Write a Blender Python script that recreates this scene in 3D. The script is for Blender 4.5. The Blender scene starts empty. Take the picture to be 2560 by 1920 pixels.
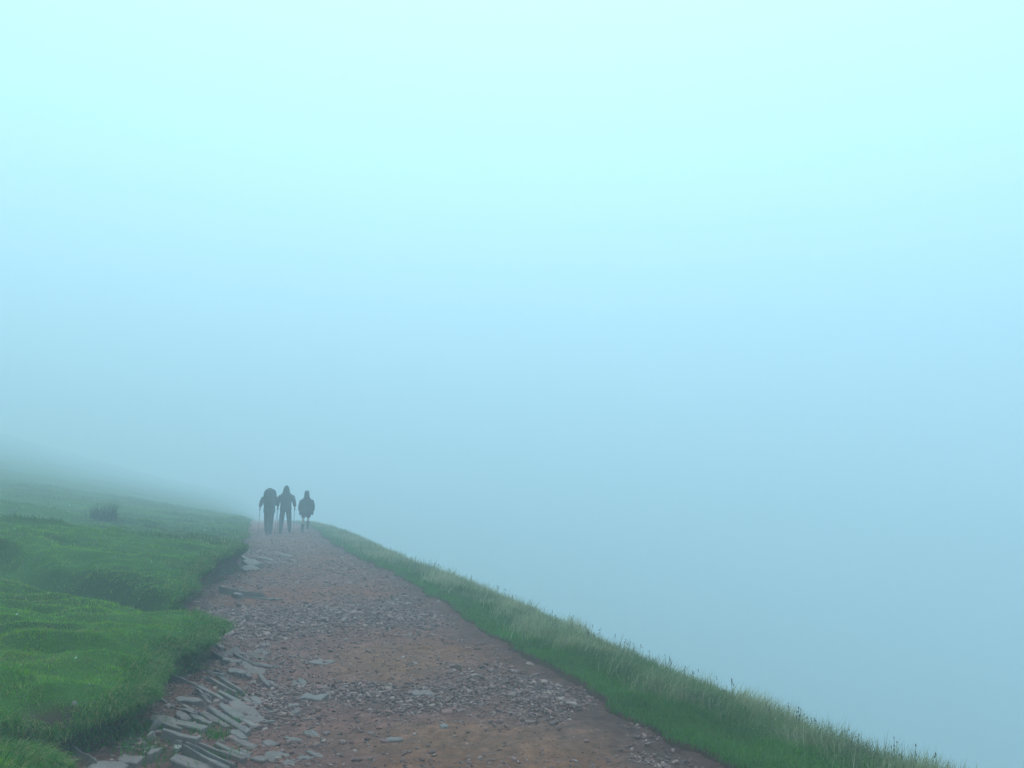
import bpy, bmesh, math, random
import numpy as np
from mathutils import Vector, Matrix, Euler

R = math.radians
random.seed(7)
rng = np.random.default_rng(7)
scene = bpy.context.scene
COL = scene.collection

# ------------------------------------------------------------------ camera
F_PX, CAM_H, PITCH, YAW = 1971.0, 1.65, 7.66, -17.0      # focal length in pixels of a 2560 wide frame
cam_d = bpy.data.cameras.new("camera")
cam_d.sensor_width = 36.0
cam_d.lens = 36.0 * F_PX / 2560.0
cam_d.clip_start, cam_d.clip_end = 0.05, 2000.0
cam = bpy.data.objects.new("camera", cam_d)
COL.objects.link(cam)
cam.location = (0, 0, CAM_H)
cam.rotation_euler = (R(90 + PITCH), 0, R(YAW))
scene.camera = cam

# ------------------------------------------------------------------ world: pale, bright overcast
SUN_EL, SUN_ROT = 58.0, 22.0
world = bpy.data.worlds.new("World")
scene.world = world
world.use_nodes = True
nt = world.node_tree
bg = nt.nodes["Background"]
sky = nt.nodes.new("ShaderNodeTexSky")
sky.sky_type = 'NISHITA'
sky.sun_disc = False
sky.sun_elevation = R(SUN_EL)
sky.sun_rotation = R(SUN_ROT)
sky.air_density, sky.dust_density, sky.ozone_density = 1.0, 6.0, 1.0
cloud = nt.nodes.new("ShaderNodeMix")                     # the cloud deck evens the clear sky out
cloud.data_type = 'RGBA'
cloud.inputs[0].default_value = 0.97
cloud.inputs[7].default_value = (7.8, 13.4, 15.8, 1)
nt.links.new(sky.outputs[0], cloud.inputs[6])
tc = nt.nodes.new("ShaderNodeTexCoord")                   # an overcast sky is brighter towards the zenith
sep = nt.nodes.new("ShaderNodeSeparateXYZ")
nt.links.new(tc.outputs["Generated"], sep.inputs[0])
mr = nt.nodes.new("ShaderNodeMath"); mr.operation = 'MULTIPLY_ADD'
mr.inputs[1].default_value, mr.inputs[2].default_value = 0.5, 0.5
nt.links.new(sep.outputs[2], mr.inputs[0])
grad = nt.nodes.new("ShaderNodeValToRGB")                 # dark land below the horizon, cloud above it
ge = grad.color_ramp.elements
ge[0].position, ge[0].color = 0.470, (0.16, 0.16, 0.16, 1)
ge[1].position, ge[1].color = 1.0, (1.42, 1.42, 1.42, 1)
e_ = ge.new(0.515); e_.color = (0.80, 0.80, 0.80, 1)
nt.links.new(mr.outputs[0], grad.inputs[0])
vm = nt.nodes.new("ShaderNodeVectorMath"); vm.operation = 'MULTIPLY'
nt.links.new(cloud.outputs[2], vm.inputs[0]); nt.links.new(grad.outputs[0], vm.inputs[1])
nt.links.new(vm.outputs[0], bg.inputs[0])
bg.inputs[1].default_value = 0.107

sun_d = bpy.data.lights.new("sun", 'SUN')
sun_d.energy = 1.25
sun_d.angle = R(35)
sun_d.color = (1.0, 0.95, 0.88)
sun = bpy.data.objects.new("sun", sun_d)
COL.objects.link(sun)
sun.rotation_euler = (R(90 - SUN_EL), 0, R(180 - SUN_ROT))

scene.view_settings.view_transform = 'Standard'
scene.view_settings.look = 'None'
scene.view_settings.exposure = 0.0
scene.view_settings.gamma = 1.0
scene.view_settings.use_curve_mapping = False
cy = scene.cycles
cy.use_denoising = True
try:
    cy.denoiser = 'OPENIMAGEDENOISE'
    cy.denoising_input_passes = 'RGB_ALBEDO_NORMAL'
    cy.denoising_prefilter = 'ACCURATE'
except Exception:
    pass
cy.max_bounces = 8
cy.volume_bounces = 2
cy.diffuse_bounces = 3
cy.glossy_bounces = 2
cy.transmission_bounces = 3

# ------------------------------------------------------------------ helpers
def at(u, v, z=0.0):
    """the point at height z that the 2560x1920 photograph shows at pixel (u, v)"""
    d = Vector(((u - 1280) / F_PX, (960 - v) / F_PX, -1.0))
    d = Euler((R(90 + PITCH), 0, R(YAW))).to_matrix() @ d
    k = (z - CAM_H) / d.z
    return Vector((d.x * k, d.y * k, z))

def tag(o, label=None, cat=None, group=None, kind=None):
    if label: o["label"] = label
    if cat: o["category"] = cat
    if group: o["group"] = group
    if kind: o["kind"] = kind
    return o

def link(name, me, parent=None):
    o = bpy.data.objects.new(name, me)
    COL.objects.link(o)
    if parent is not None:
        o.parent = parent
    return o

def mesh_np(name, verts, faces_list, mat=None, smooth=False, cols=None):
    """verts (N,3); faces_list: list of int arrays (M,k)"""
    me = bpy.data.meshes.new(name)
    verts = np.asarray(verts, dtype=np.float32)
    me.vertices.add(len(verts))
    me.vertices.foreach_set("co", verts.ravel())
    loops = np.concatenate([f.ravel() for f in faces_list]).astype(np.int32)
    sizes = np.concatenate([np.full(len(f), f.shape[1], np.int32) for f in faces_list])
    starts = np.concatenate([[0], np.cumsum(sizes)[:-1]]).astype(np.int32)
    me.loops.add(len(loops))
    me.loops.foreach_set("vertex_index", loops)
    me.polygons.add(len(sizes))
    me.polygons.foreach_set("loop_start", starts)
    me.polygons.foreach_set("use_smooth", np.full(len(sizes), smooth, dtype=bool))
    if cols is not None:
        ca = me.color_attributes.new("col", 'FLOAT_COLOR', 'POINT')
        c4 = np.ones((len(verts), 4), np.float32)
        c4[:, :3] = cols
        ca.data.foreach_set("color", c4.ravel())
    me.update(calc_edges=True)
    if mat: me.materials.append(mat)
    return me

def _hash(ix, iy, seed):
    n = (ix.astype(np.int64) * 374761393 + iy.astype(np.int64) * 668265263 + seed * 974634777) & 0x7fffffff
    n = ((n ^ (n >> 13)) * 1274126177) & 0x7fffffff
    n = n ^ (n >> 16)
    return (n & 0xffffff) / float(0xffffff)

def noise2(x, y, seed=0):
    x = np.asarray(x, float); y = np.asarray(y, float)
    ix, iy = np.floor(x), np.floor(y)
    fx, fy = x - ix, y - iy
    fx = fx * fx * fx * (fx * (fx * 6 - 15) + 10); fy = fy * fy * fy * (fy * (fy * 6 - 15) + 10)
    a, b = _hash(ix, iy, seed), _hash(ix + 1, iy, seed)
    c, d = _hash(ix, iy + 1, seed), _hash(ix + 1, iy + 1, seed)
    return (a * (1 - fx) + b * fx) * (1 - fy) + (c * (1 - fx) + d * fx) * fy

def fbm(x, y, seed=0, octv=4):
    v, a, t = 0.0, 0.5, 0.0
    for i in range(octv):
        v = v + a * noise2(np.asarray(x) * 2 ** i + 17.3 * i, np.asarray(y) * 2 ** i - 9.1 * i, seed + i)
        t += a; a *= 0.5
    return v / t                                             # 0..1

def sstep(a, b, x):
    t = np.clip((np.asarray(x, float) - a) / (b - a), 0, 1)
    return t * t * (3 - 2 * t)

def smooth_table(ys, vs):
    ys, vs = np.array(ys, float), np.array(vs, float)
    m = np.gradient(vs, ys)
    for i in range(1, len(ys) - 1):
        if (vs[i] - vs[i - 1]) * (vs[i + 1] - vs[i]) <= 0: m[i] = 0
    def f(y):
        y = np.clip(np.asarray(y, float), ys[0], ys[-1])
        i = np.clip(np.searchsorted(ys, y) - 1, 0, len(ys) - 2)
        h = ys[i + 1] - ys[i]; t = (y - ys[i]) / h
        return ((2*t**3-3*t**2+1)*vs[i] + (t**3-2*t**2+t)*h*m[i] + (-2*t**3+3*t**2)*vs[i+1] + (t**3-t**2)*h*m[i+1])
    return f

# ------------------------------------------------------------------ materials
def principled(name, base=(0.5, 0.5, 0.5), rough=0.9, spec=0.2):
    m = bpy.data.materials.new(name)
    m.use_nodes = True
    b = m.node_tree.nodes["Principled BSDF"]
    b.inputs["Base Color"].default_value = (*base, 1)
    b.inputs["Roughness"].default_value = rough
    b.inputs["Specular IOR Level"].default_value = spec
    return m, m.node_tree, b

def N(t, kind, **kw):
    n = t.nodes.new(kind)
    for k, v in kw.items():
        if k.startswith("i_"): n.inputs[k[2:].replace("_", " ")].default_value = v
        else: setattr(n, k, v)
    return n

def mottled(name, c1, c2, scale, rough=0.9, bump=0.3, bscale=40.0, attr=False, bdist=0.02, spec=0.2):
    """two colours mixed by noise, with a bump; with attr the vertex colour 'col' is the base and noise varies it"""
    m, t, b = principled(name, c1, rough, spec)
    geo = N(t, "ShaderNodeNewGeometry")
    n1 = N(t, "ShaderNodeTexNoise", i_Scale=scale, i_Detail=6.0, i_Roughness=0.65)
    t.links.new(geo.outputs["Position"], n1.inputs["Vector"])
    ramp = N(t, "ShaderNodeValToRGB")
    ramp.color_ramp.elements[0].position = 0.32
    ramp.color_ramp.elements[1].position = 0.68
    ramp.color_ramp.elements[0].color = (*c1, 1)
    ramp.color_ramp.elements[1].color = (*c2, 1)
    t.links.new(n1.outputs["Fac"], ramp.inputs[0])
    if attr:
        a = N(t, "ShaderNodeVertexColor", layer_name="col")
        mx = N(t, "ShaderNodeMix", data_type='RGBA', blend_type='MULTIPLY')
        mx.inputs[0].default_value = 1.0
        t.links.new(a.outputs[0], mx.inputs[6]); t.links.new(ramp.outputs[0], mx.inputs[7])
        t.links.new(mx.outputs[2], b.inputs["Base Color"])
    else:
        t.links.new(ramp.outputs[0], b.inputs["Base Color"])
    n2 = N(t, "ShaderNodeTexNoise", i_Scale=bscale, i_Detail=5.0, i_Roughness=0.7)
    t.links.new(geo.outputs["Position"], n2.inputs["Vector"])
    bp = N(t, "ShaderNodeBump", i_Strength=bump, i_Distance=bdist)
    t.links.new(n2.outputs["Fac"], bp.inputs["Height"])
    t.links.new(bp.outputs[0], b.inputs["Normal"])
    return m

def rock_material(name, c1, c2, c3):
    """layered sandstone: streaky grain, per-stone tint, lichen-like blotches"""
    m, t, b = principled(name, c1, 0.82, 0.3)
    tc = N(t, "ShaderNodeTexCoord")
    info = N(t, "ShaderNodeObjectInfo")
    n1 = N(t, "ShaderNodeTexNoise", i_Scale=7.0, i_Detail=8.0, i_Roughness=0.7)
    geo = N(t, "ShaderNodeNewGeometry")
    t.links.new(geo.outputs["Position"], n1.inputs["Vector"])
    ramp = N(t, "ShaderNodeValToRGB")
    e = ramp.color_ramp.elements
    e[0].position, e[1].position = 0.3, 0.72
    e[0].color, e[1].color = (*c1, 1), (*c2, 1)
    t.links.new(n1.outputs["Fac"], ramp.inputs[0])
    mx = N(t, "ShaderNodeMix", data_type='RGBA')
    mx.inputs[7].default_value = (*c3, 1)
    t.links.new(ramp.outputs[0], mx.inputs[6])
    mul = N(t, "ShaderNodeMath", operation='MULTIPLY'); mul.inputs[1].default_value = 0.7
    t.links.new(info.outputs["Random"], mul.inputs[0]); t.links.new(mul.outputs[0], mx.inputs[0])
    t.links.new(mx.outputs[2], b.inputs["Base Color"])
    n2 = N(t, "ShaderNodeTexNoise", i_Scale=45.0, i_Detail=6.0, i_Roughness=0.75)
    t.links.new(geo.outputs["Position"], n2.inputs["Vector"])
    bp = N(t, "ShaderNodeBump", i_Strength=0.5, i_Distance=0.012)
    t.links.new(n2.outputs["Fac"], bp.inputs["Height"]); t.links.new(bp.outputs[0], b.inputs["Normal"])
    return m

def leaf_material(name, translucent=0.25):
    m, t, b = principled(name, (0.06, 0.12, 0.03), 0.65, 0.25)
    a = N(t, "ShaderNodeVertexColor", layer_name="col")
    t.links.new(a.outputs[0], b.inputs["Base Color"])
    tr = N(t, "ShaderNodeBsdfTranslucent")
    t.links.new(a.outputs[0], tr.inputs[0])
    mix = N(t, "ShaderNodeMixShader"); mix.inputs[0].default_value = translucent
    out = t.nodes["Material Output"]
    t.links.new(b.outputs[0], mix.inputs[1]); t.links.new(tr.outputs[0], mix.inputs[2])
    t.links.new(mix.outputs[0], out.inputs["Surface"])
    return m

M_PATH = mottled("path_soil", (0.66, 0.64, 0.62), (1.25, 1.23, 1.20), 14.0, 0.92, 1.0, 45.0, True, 0.035)
M_TURF = mottled("turf_soil", (0.7, 0.7, 0.7), (1.15, 1.15, 1.1), 6.0, 0.95, 0.8, 30.0, True, 0.05)
M_ROCK = rock_material("slab_sandstone", (0.110, 0.082, 0.073), (0.235, 0.183, 0.162), (0.175, 0.108, 0.095))
M_GRAVEL = mottled("gravel_stone", (0.75, 0.75, 0.75), (1.15, 1.12, 1.1), 25.0, 0.85, 0.4, 120.0, True, 0.006, 0.3)
M_GRASS = leaf_material("grass_blade")

# ------------------------------------------------------------------ the lie of the land
_xl = smooth_table([-12, 0, 3, 4.0, 4.6, 4.9, 5.2, 5.38, 5.55, 5.75, 6.2, 6.8, 7.3, 8.0, 8.7, 9.2, 9.8, 10.6, 11.6, 12.6, 13.4, 14.4, 16.2, 18, 20.5, 23, 29, 40, 300],
                   [-2.4, -1.9, -1.15, -0.98, -1.00, -1.12, -1.50, -1.25, -0.92, -0.74, -0.76, -0.74, -0.62, -0.48, -0.48, -0.60, -0.80, -0.98, -0.97, -0.92, -0.86, -0.76, -0.60, -0.70, -0.80, -0.66, -0.74, -0.9, -1.2])
_xr = smooth_table([-12, 0, 4.4, 5.3, 6.6, 8.3, 10.2, 12.2, 15.7, 18.4, 24, 32, 40, 60, 300],
                   [2.9, 2.8, 2.68, 2.64, 2.62, 2.60, 2.50, 2.50, 2.46, 2.25, 2.0, 1.95, 1.85, 1.6, 1.3])
_hb = smooth_table([-12, 3, 4.6, 5.5, 7.5, 8.8, 9.8, 11.2, 12.6, 14, 17, 19, 23, 32, 45, 300],
                   [0.35, 0.36, 0.33, 0.34, 0.38, 0.40, 0.36, 0.34, 0.46, 0.58, 0.60, 0.48, 0.44, 0.36, 0.30, 0.28])

def xl(y):
    y = np.asarray(y, float)
    return _xl(y) + sstep(5.5, 9, y) * 0.24 * (noise2(y * 1.9, y * 0 + 3.1, 5) - 0.5) + 0.20 * (noise2(y * 4.2, y * 0 + 8.2, 6) - 0.5) + 0.10 * (noise2(y * 9.0, y * 0 + 1.2, 7) - 0.5)

def xr(y):
    y = np.asarray(y, float)
    return _xr(y) + 0.20 * (noise2(y * 1.1, y * 0 + 1.7, 9) - 0.5) + 0.10 * (noise2(y * 3.7, y * 0 + 4.4, 10) - 0.5)

def brow(y):
    """beyond the walkers the ridge drops away"""
    y = np.asarray(y, float)
    a = np.clip(y - 31.5, 0, 16)
    return 0.0010 * a * a + 0.032 * np.maximum(y - 47.5, 0)

HOLLOW = at(142, 1762, 0.38)

def z_left(s, y):
    """height of the turf, s metres left of the bank's lip"""
    s = np.asarray(s, float); y = np.asarray(y, float)
    x = xl(y) - s
    rise = 0.34 * s - 0.23 * 28 * (1 - np.exp(-s / 28))
    z = _hb(y) + rise - 0.05 * np.exp(-s / 0.12)
    k = sstep(0.0, 0.5, s)
    far = np.clip(y / 12, 1, 1.5)
    z = z + k * 0.20 * (fbm(x / 1.5, y / 0.9, 21, 3) - 0.5) + k * 0.17 * (fbm(x / 0.40, y / 0.26, 22, 2) - 0.5)
    z = z + sstep(0.5, 6, s) * 0.5 * far * (fbm(x / 7, y / 6, 25, 3) - 0.5) * 0.6
    # the washed-out side gully: the turf dips away, then a bank faces back down the path
    yc = 9.9 + 1.1 * np.minimum(s, 4) + 0.18 * np.sin(s * 2.1)
    d = y - yc
    z = z - 0.34 * sstep(-1.5, -0.1, d) * (1 - sstep(-0.05, 0.40, d)) * np.exp(-s / 7.0)
    z = z + 0.12 * sstep(0.1, 0.5, d) * np.exp(-s / 5) * (1 - sstep(2, 5, d))
    yc2 = 17.6 - 0.2 * s
    d = y - yc2
    z = z - 0.16 * sstep(-1.6, -0.1, d) * (1 - sstep(-0.05, 0.5, d)) * sstep(1.2, 2.2, s) * np.exp(-s / 9.0)
    # terracettes further up the hill
    for a, b, w, h in ((22.5, 0.10, 2.4, 0.26), (28.0, -0.05, 3.0, 0.34)):
        d = y - (a + b * s)
        z = z - h * sstep(-w, -0.1, d) * (1 - sstep(0, 0.6, d)) * sstep(1.5, 4, s) * np.exp(-s / 14)
    # the bare hollow and the low swell in front of it
    z = z - brow(y) * np.exp(-s / 4)
    q = ((x - HOLLOW.x) / 0.19) ** 2 + ((y - HOLLOW.y) / 0.16) ** 2
    z = z - 0.11 * np.exp(-q * 1.2)
    return z

def z_path(x, y):
    x = np.asarray(x, float); y = np.asarray(y, float)
    mid = 0.5 * (xl(y) + xr(y)); w = 0.5 * (xr(y) - xl(y))
    r = (x - mid) / w
    z = 0.03 * (1 - r * r)
    z = z + 0.05 * (fbm(x / 1.3, y / 1.1, 31, 3) - 0.5) + 0.04 * (fbm(x / 0.22, y / 0.18, 32, 3) - 0.5)
    z = z + 0.10 * np.exp(-((x - xl(y)) / 0.5) ** 2) * sstep(3, 5, y)          # scree banked against the turf
    return z - brow(y)

def z_right(t, y):
    t = np.asarray(t, float); y = np.asarray(y, float)
    T = 2.6
    lo = -0.03 * np.minimum(t, T) - 0.128 * np.minimum(t, T) ** 2
    hi = -(0.03 + 0.256 * T) * np.maximum(t - T, 0)
    x = xr(y) + t
    n = 0.10 * (fbm(x / 0.9, y / 0.9, 41, 3) - 0.5) + 0.035 * (fbm(x / 0.25, y / 0.25, 42, 2) - 0.5)
    far = sstep(18, 30, y)
    return 0.03 + lo + hi + n * sstep(0, 0.3, t) + 0.02 * far - brow(y)

# stations along the path: fine where the camera stands, coarse far away
ys = [-12.0]
while ys[-1] < 220:
    y = ys[-1]
    ys.append(y + (0.4 if y < 2 else 0.045 if y < 12 else 0.045 * (y / 12) ** 1.6))
ys = np.array(ys)
NY = len(ys)

def grid_faces(ny, nx, flip=False):
    i = np.arange(ny - 1)[:, None] * nx + np.arange(nx - 1)[None, :]
    q = np.stack([i, i + 1, i + nx + 1, i + nx], -1).reshape(-1, 4)
    return q[:, ::-1] if flip else q

C_SOIL = np.array((0.070, 0.036, 0.023))          # dark peaty soil
C_RED = np.array((0.215, 0.080, 0.052))           # reddish trodden sandstone earth
C_MAUVE = np.array((0.205, 0.088, 0.071))
C_OCHRE = np.array((0.240, 0.110, 0.060))
C_GREYST = np.array((0.165, 0.102, 0.088))
C_TURFUND = np.array((0.034, 0.085, 0.010))

# ---- path -----------------------------------------------------------------
def ell(x, y, cx, cy, rx, ry):
    return np.exp(-(((x - cx) / rx) ** 2 + ((y - cy) / ry) ** 2) ** 1.5)

def patches(x, y):
    """how gravelly / ochre the path is at (x, y), 0..1"""
    wob = 0.55 * (fbm(x / 0.8, y / 0.7, 51, 3) - 0.5)
    wob2 = 0.9 * (fbm(x / 0.9, y / 0.9, 52, 3) - 0.5)
    xx, yy = x + wob, y + wob2
    g = 0
    for (cx, cy_, rx, ry) in ((2.10, 6.40, 0.42, 0.80), (1.45, 6.60, 0.75, 0.42), (0.60, 6.85, 0.60, 0.34), (0.05, 6.5, 0.4, 0.5),
                              (0.20, 10.6, 1.0, 1.25), (1.35, 10.7, 0.85, 1.15), (2.05, 12.0, 0.35, 0.8), (-0.45, 10.4, 0.45, 1.2),
                              (0.0, 20.0, 0.7, 2.2), (2.40, 4.85, 0.18, 0.4)):
        g = np.maximum(g, ell(xx, yy, cx, cy_, rx, ry))
    o = 0
    for (cx, cy_, rx, ry) in ((1.30, 7.80, 0.80, 0.75), (1.15, 5.45, 0.75, 0.42), (1.75, 5.15, 0.55, 0.5), (1.2, 4.4, 1.1, 0.75), (0.7, 3.0, 1.6, 1.0)):
        o = np.maximum(o, ell(xx, yy, cx, cy_, rx, ry))
    return g, o

NX = 150
u = np.linspace(0, 1, NX)
X0, X1 = xl(ys) - 0.55, xr(ys) + 0.30
PX = X0[:, None] + (X1 - X0)[:, None] * u[None, :]
PY = np.repeat(ys[:, None], NX, 1)
PZ = z_path(PX, PY)
PZ = PZ - 0.10 * sstep(0.02, 0.25, PX - xr(ys)[:, None])
g, o = patches(PX, PY)
base = C_MAUVE + (C_RED - C_MAUVE) * sstep(0.4, 0.6, fbm(PX / 1.2, PY / 1.5, 61, 3))[..., None]
base = base + (C_OCHRE - base) * (o * (0.40 + 0.4 * fbm(PX / .4, PY / .35, 62, 3)))[..., None]
base = base + (C_GREYST * 0.8 - base) * (g * 0.8)[..., None]
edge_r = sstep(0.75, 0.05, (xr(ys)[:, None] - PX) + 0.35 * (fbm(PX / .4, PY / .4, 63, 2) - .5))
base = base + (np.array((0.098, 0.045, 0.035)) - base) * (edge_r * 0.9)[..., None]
edge_l = sstep(0.55, -0.1, PX - xl(ys)[:, None])
base = base + (C_SOIL * 1.25 - base) * (edge_l * 0.75)[..., None]
pale = sstep(0.60, 0.72, fbm(PX / 0.16, PY / 0.11, 64, 3))
base = base * (1 + 0.30 * pale[..., None])
base = base * (0.86 + 0.28 * fbm(PX / .06, PY / .06, 65, 2))[..., None]
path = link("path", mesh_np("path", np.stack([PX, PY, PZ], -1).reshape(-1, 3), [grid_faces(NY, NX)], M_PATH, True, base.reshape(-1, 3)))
tag(path, kind="structure")

# ---- turf hillside on the left, with its eroded bank ------------------------
face = np.array([(0.10, -0.10), (0.02, 0.02), (-0.07, 0.16), (-0.14, 0.34), (-0.17, 0.52), (-0.12, 0.70), (-0.02, 0.84), (0.035, 0.93)])
ss = [0.0]
while ss[-1] < 92:
    ss.append(ss[-1] + 0.04 * (1 + ss[-1] * 0.55))
ss = np.array(ss)
nf = len(face)
LX = np.zeros((NY, nf + len(ss))); LZ = np.zeros_like(LX)
XLv, HB = xl(ys), z_left(np.zeros(NY), ys)
for k, (dx, fz) in enumerate(face):
    rough = 0.10 * (fbm(ys / 0.30, ys * 0 + k * 0.35, 71, 3) - 0.5) + 0.06 * (noise2(ys / 0.09, ys * 0 + k * 0.8, 72) - 0.5)
    LX[:, k] = XLv + dx + rough
    LZ[:, k] = fz * (HB + brow(ys)) - brow(ys)
LX[:, nf:] = XLv[:, None] - ss[None, :]
LZ[:, nf:] = z_left(ss[None, :].repeat(NY, 0), ys[:, None].repeat(len(ss), 1))
LY = np.repeat(ys[:, None], LX.shape[1], 1)
lc = np.zeros(LX.shape + (3,))
lc[:] = C_TURFUND
fz_ = np.concatenate([face[:, 1], np.full(len(ss), 2.0)])
lc[:, fz_ < 0.75] = C_SOIL
mixs = sstep(0.35, 0.65, fbm(LX / 2.5, LY / 1.6, 73, 4))
lc[:, nf:] = lc[:, nf:] * (0.75 + 0.6 * mixs[:, nf:, None])
q = np.exp(-(((LX - HOLLOW.x) / 0.22) ** 2 + ((LY - HOLLOW.y) / 0.17) ** 2) ** 2)
lc = lc + (C_SOIL - lc) * q[..., None]
hill = link("hillside", mesh_np("hillside", np.stack([LX, LY, LZ], -1).reshape(-1, 3), [grid_faces(NY, LX.shape[1], True)], M_TURF, True, lc.reshape(-1, 3)))
tag(hill, kind="structure")

# ---- the slope that falls away on the right -----------------------------------
tt = [-0.12, -0.04, 0.0]
while tt[-1] < 125:
    tt.append(tt[-1] + 0.05 * (1 + max(tt[-1], 0) * 0.5))
tt = np.array(tt)
RT = np.repeat(tt[None, :], NY, 0)
RY = np.repeat(ys[:, None], len(tt), 1)
RX = xr(ys)[:, None] + RT
RZ = z_right(RT, RY)
RZ[:, 0] -= 0.12; RZ[:, 1] -= 0.05
rc = np.zeros(RX.shape + (3,)); rc[:] = C_TURFUND
rc[:, :3] = C_SOIL
slope = link("falling_slope", mesh_np("falling_slope", np.stack([RX, RY, RZ], -1).reshape(-1, 3), [grid_faces(NY, len(tt))], M_TURF, True, rc.reshape(-1, 3)))
tag(slope, kind="structure")

# ------------------------------------------------------------------ grass
def blades(name, root, L, wid, az, lean, col, parent=None, tip=None):
    n = len(root)
    up = np.array((0, 0, 1.0))
    d = np.stack([np.cos(az), np.sin(az), np.zeros(n)], -1)
    yaw = rng.uniform(0, math.pi, n)
    p = np.stack([np.cos(yaw), np.sin(yaw), np.zeros(n)], -1) * (wid * 0.5)[:, None]
    a1, a2 = lean * 0.55, lean * 1.55
    mid = root + (L * 0.55)[:, None] * (up * np.cos(a1)[:, None] + d * np.sin(a1)[:, None])
    tp = mid + (L * 0.5)[:, None] * (up * np.cos(a2)[:, None] + d * np.sin(a2)[:, None])
    v = np.stack([root - p, root + p, mid + p * 0.75, mid - p * 0.75, tp], 1).reshape(-1, 3)
    b = np.arange(n)[:, None] * 5
    q = b + np.array([[0, 1, 2, 3]]); t3 = b + np.array([[3, 2, 4]])
    c = np.repeat(col[:, None, :], 5, 1)
    if tip is not None:
        c[:, 4] = c[:, 4] * 0.72 + tip * 0.28
    return link(name, mesh_np(name, v, [q, t3], M_GRASS, False, c.reshape(-1, 3)), parent)

def mixc(a, b, f):
    return np.asarray(a) + (np.asarray(b) - np.asarray(a)) * np.asarray(f)[:, None]

G_DEEP, G_MID, G_LIME = (0.022, 0.105, 0.008), (0.055, 0.215, 0.006), (0.155, 0.320, 0.007)
G_STRAW, G_DRY = (0.33, 0.285, 0.10), (0.20, 0.215, 0.065)

def sample_y(n, y0, y1, power):
    """more blades near the camera"""
    r = rng.random(n)
    a, b = y0 ** (1 - power), y1 ** (1 - power)
    return (a + (b - a) * r) ** (1 / (1 - power))

# short turf on the left
n = 430000
y = sample_y(n, 2.2, 48.0, 1.75)
smax = np.clip(0.36 * y + 0.4, 1.5, 20)
s = smax * rng.random(n) ** 1.15
x = xl(y) - s
q = np.exp(-(((x - HOLLOW.x) / 0.25) ** 2 + ((y - HOLLOW.y) / 0.17) ** 2) ** 2)
keep = rng.random(n) > q * 1.05
x, y, s = x[keep], y[keep], s[keep]
n = len(x)
z = z_left(s, y) - 0.008
big = fbm(x / 1.6, y / 1.1, 81, 4)
fine = fbm(x / 0.28, y / 0.20, 82, 3)
tuss = sstep(0.54, 0.68, fbm(x / 1.3, y / 0.8, 83, 3)) * sstep(9, 16, y)
col = mixc(G_MID, G_LIME, np.clip(sstep(0.38, 0.62, big) * 0.65 + 0.9 * (fine - 0.42), 0, 1))
col = mixc(col, (0.020, 0.070, 0.012), tuss * 0.9)
dry = rng.random(n) < 0.05 + 0.12 * sstep(0.55, 0.7, fine) + 0.30 * sstep(0.58, 0.70, fbm(x / 0.7, y / 0.4, 86, 3))
col[dry] = mixc(G_DRY, G_STRAW, rng.random(dry.sum()) * 0.7)
col *= rng.uniform(0.7, 1.3, n)[:, None]
fleck = rng.random(n) < 0.00035                       # wool and daisies caught in the turf
col[fleck] = (0.62, 0.62, 0.55)
fs = np.clip(y / 6, 1, 9) ** 0.75
L = rng.uniform(0.011, 0.030, n) * (1 + 0.8 * sstep(0.5, 0.75, fine)) * fs ** 0.45 * (1 + 1.4 * tuss)
az = 2 * math.pi * fbm(x / 0.5, y / 0.5, 84, 2) * 2 + rng.normal(0, 0.9, n)
turf = blades("turf_grass", np.stack([x, y, z], -1), L, np.where(fleck, 0.016, rng.uniform(0.003, 0.006, n)) * fs, az,
              np.abs(rng.normal(0.75, 0.4, n)), col, tip=np.array(G_DRY))
tag(turf, "short bright green turf covering the hillside above the eroded bank", "grass", kind="stuff")

# long grass spilling over the lip of the bank and rooted in its face
n = 90000
y = sample_y(n, 2.2, 34.0, 1.45)
clump = fbm(y / 0.22, y * 0 + 2.0, 91, 3)
pos = rng.random(n)
k_face = pos < 0.52
fzv = np.where(k_face, rng.uniform(0.10, 0.95, n) ** 0.8, 1.0)
fx = np.interp(fzv, face[:, 1], face[:, 0])
sv = np.where(k_face, 0, np.abs(rng.normal(0, 0.09, n)))
x = np.where(k_face, xl(y) + fx + rng.normal(0, 0.025, n), xl(y) - sv + 0.03)
hb0 = z_left(np.zeros(n), y)
z = np.where(k_face, hb0 * fzv, z_left(sv, y) - 0.01)
keep = (clump + 0.34 * rng.random(n) > 0.50)
x, y, z, fzv, k_face = x[keep], y[keep], z[keep], fzv[keep], k_face[keep]
n = len(x)
nc, per = 150, 150                                        # tussocks that break the line of the lip
yc_ = sample_y(nc, 3.2, 26.0, 1.2)
ty = np.repeat(yc_, per) + rng.normal(0, 0.045, nc * per) * np.repeat(np.clip(yc_ / 8, 1, 2), per)
ts = np.repeat(np.abs(rng.normal(0.02, 0.06, nc)), per) + rng.normal(0, 0.045, nc * per)
tsz = np.repeat(rng.uniform(0.6, 1.5, nc), per)
x = np.concatenate([x, xl(ty) - ts]); y = np.concatenate([y, ty])
z = np.concatenate([z, z_left(np.maximum(ts, 0), ty) - 0.02])
k_face = np.concatenate([k_face, np.zeros(nc * per, bool)])
long_ = np.concatenate([np.ones(n), tsz])
n = len(x)
col = mixc(G_DEEP, G_MID, rng.random(n) ** 1.3)
dry = rng.random(n) < np.where(k_face, 0.10, 0.26)
col[dry] = mixc(G_DRY, G_STRAW, rng.random(dry.sum()))
fs = np.clip(y / 6, 1, 6) ** 0.6
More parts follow.
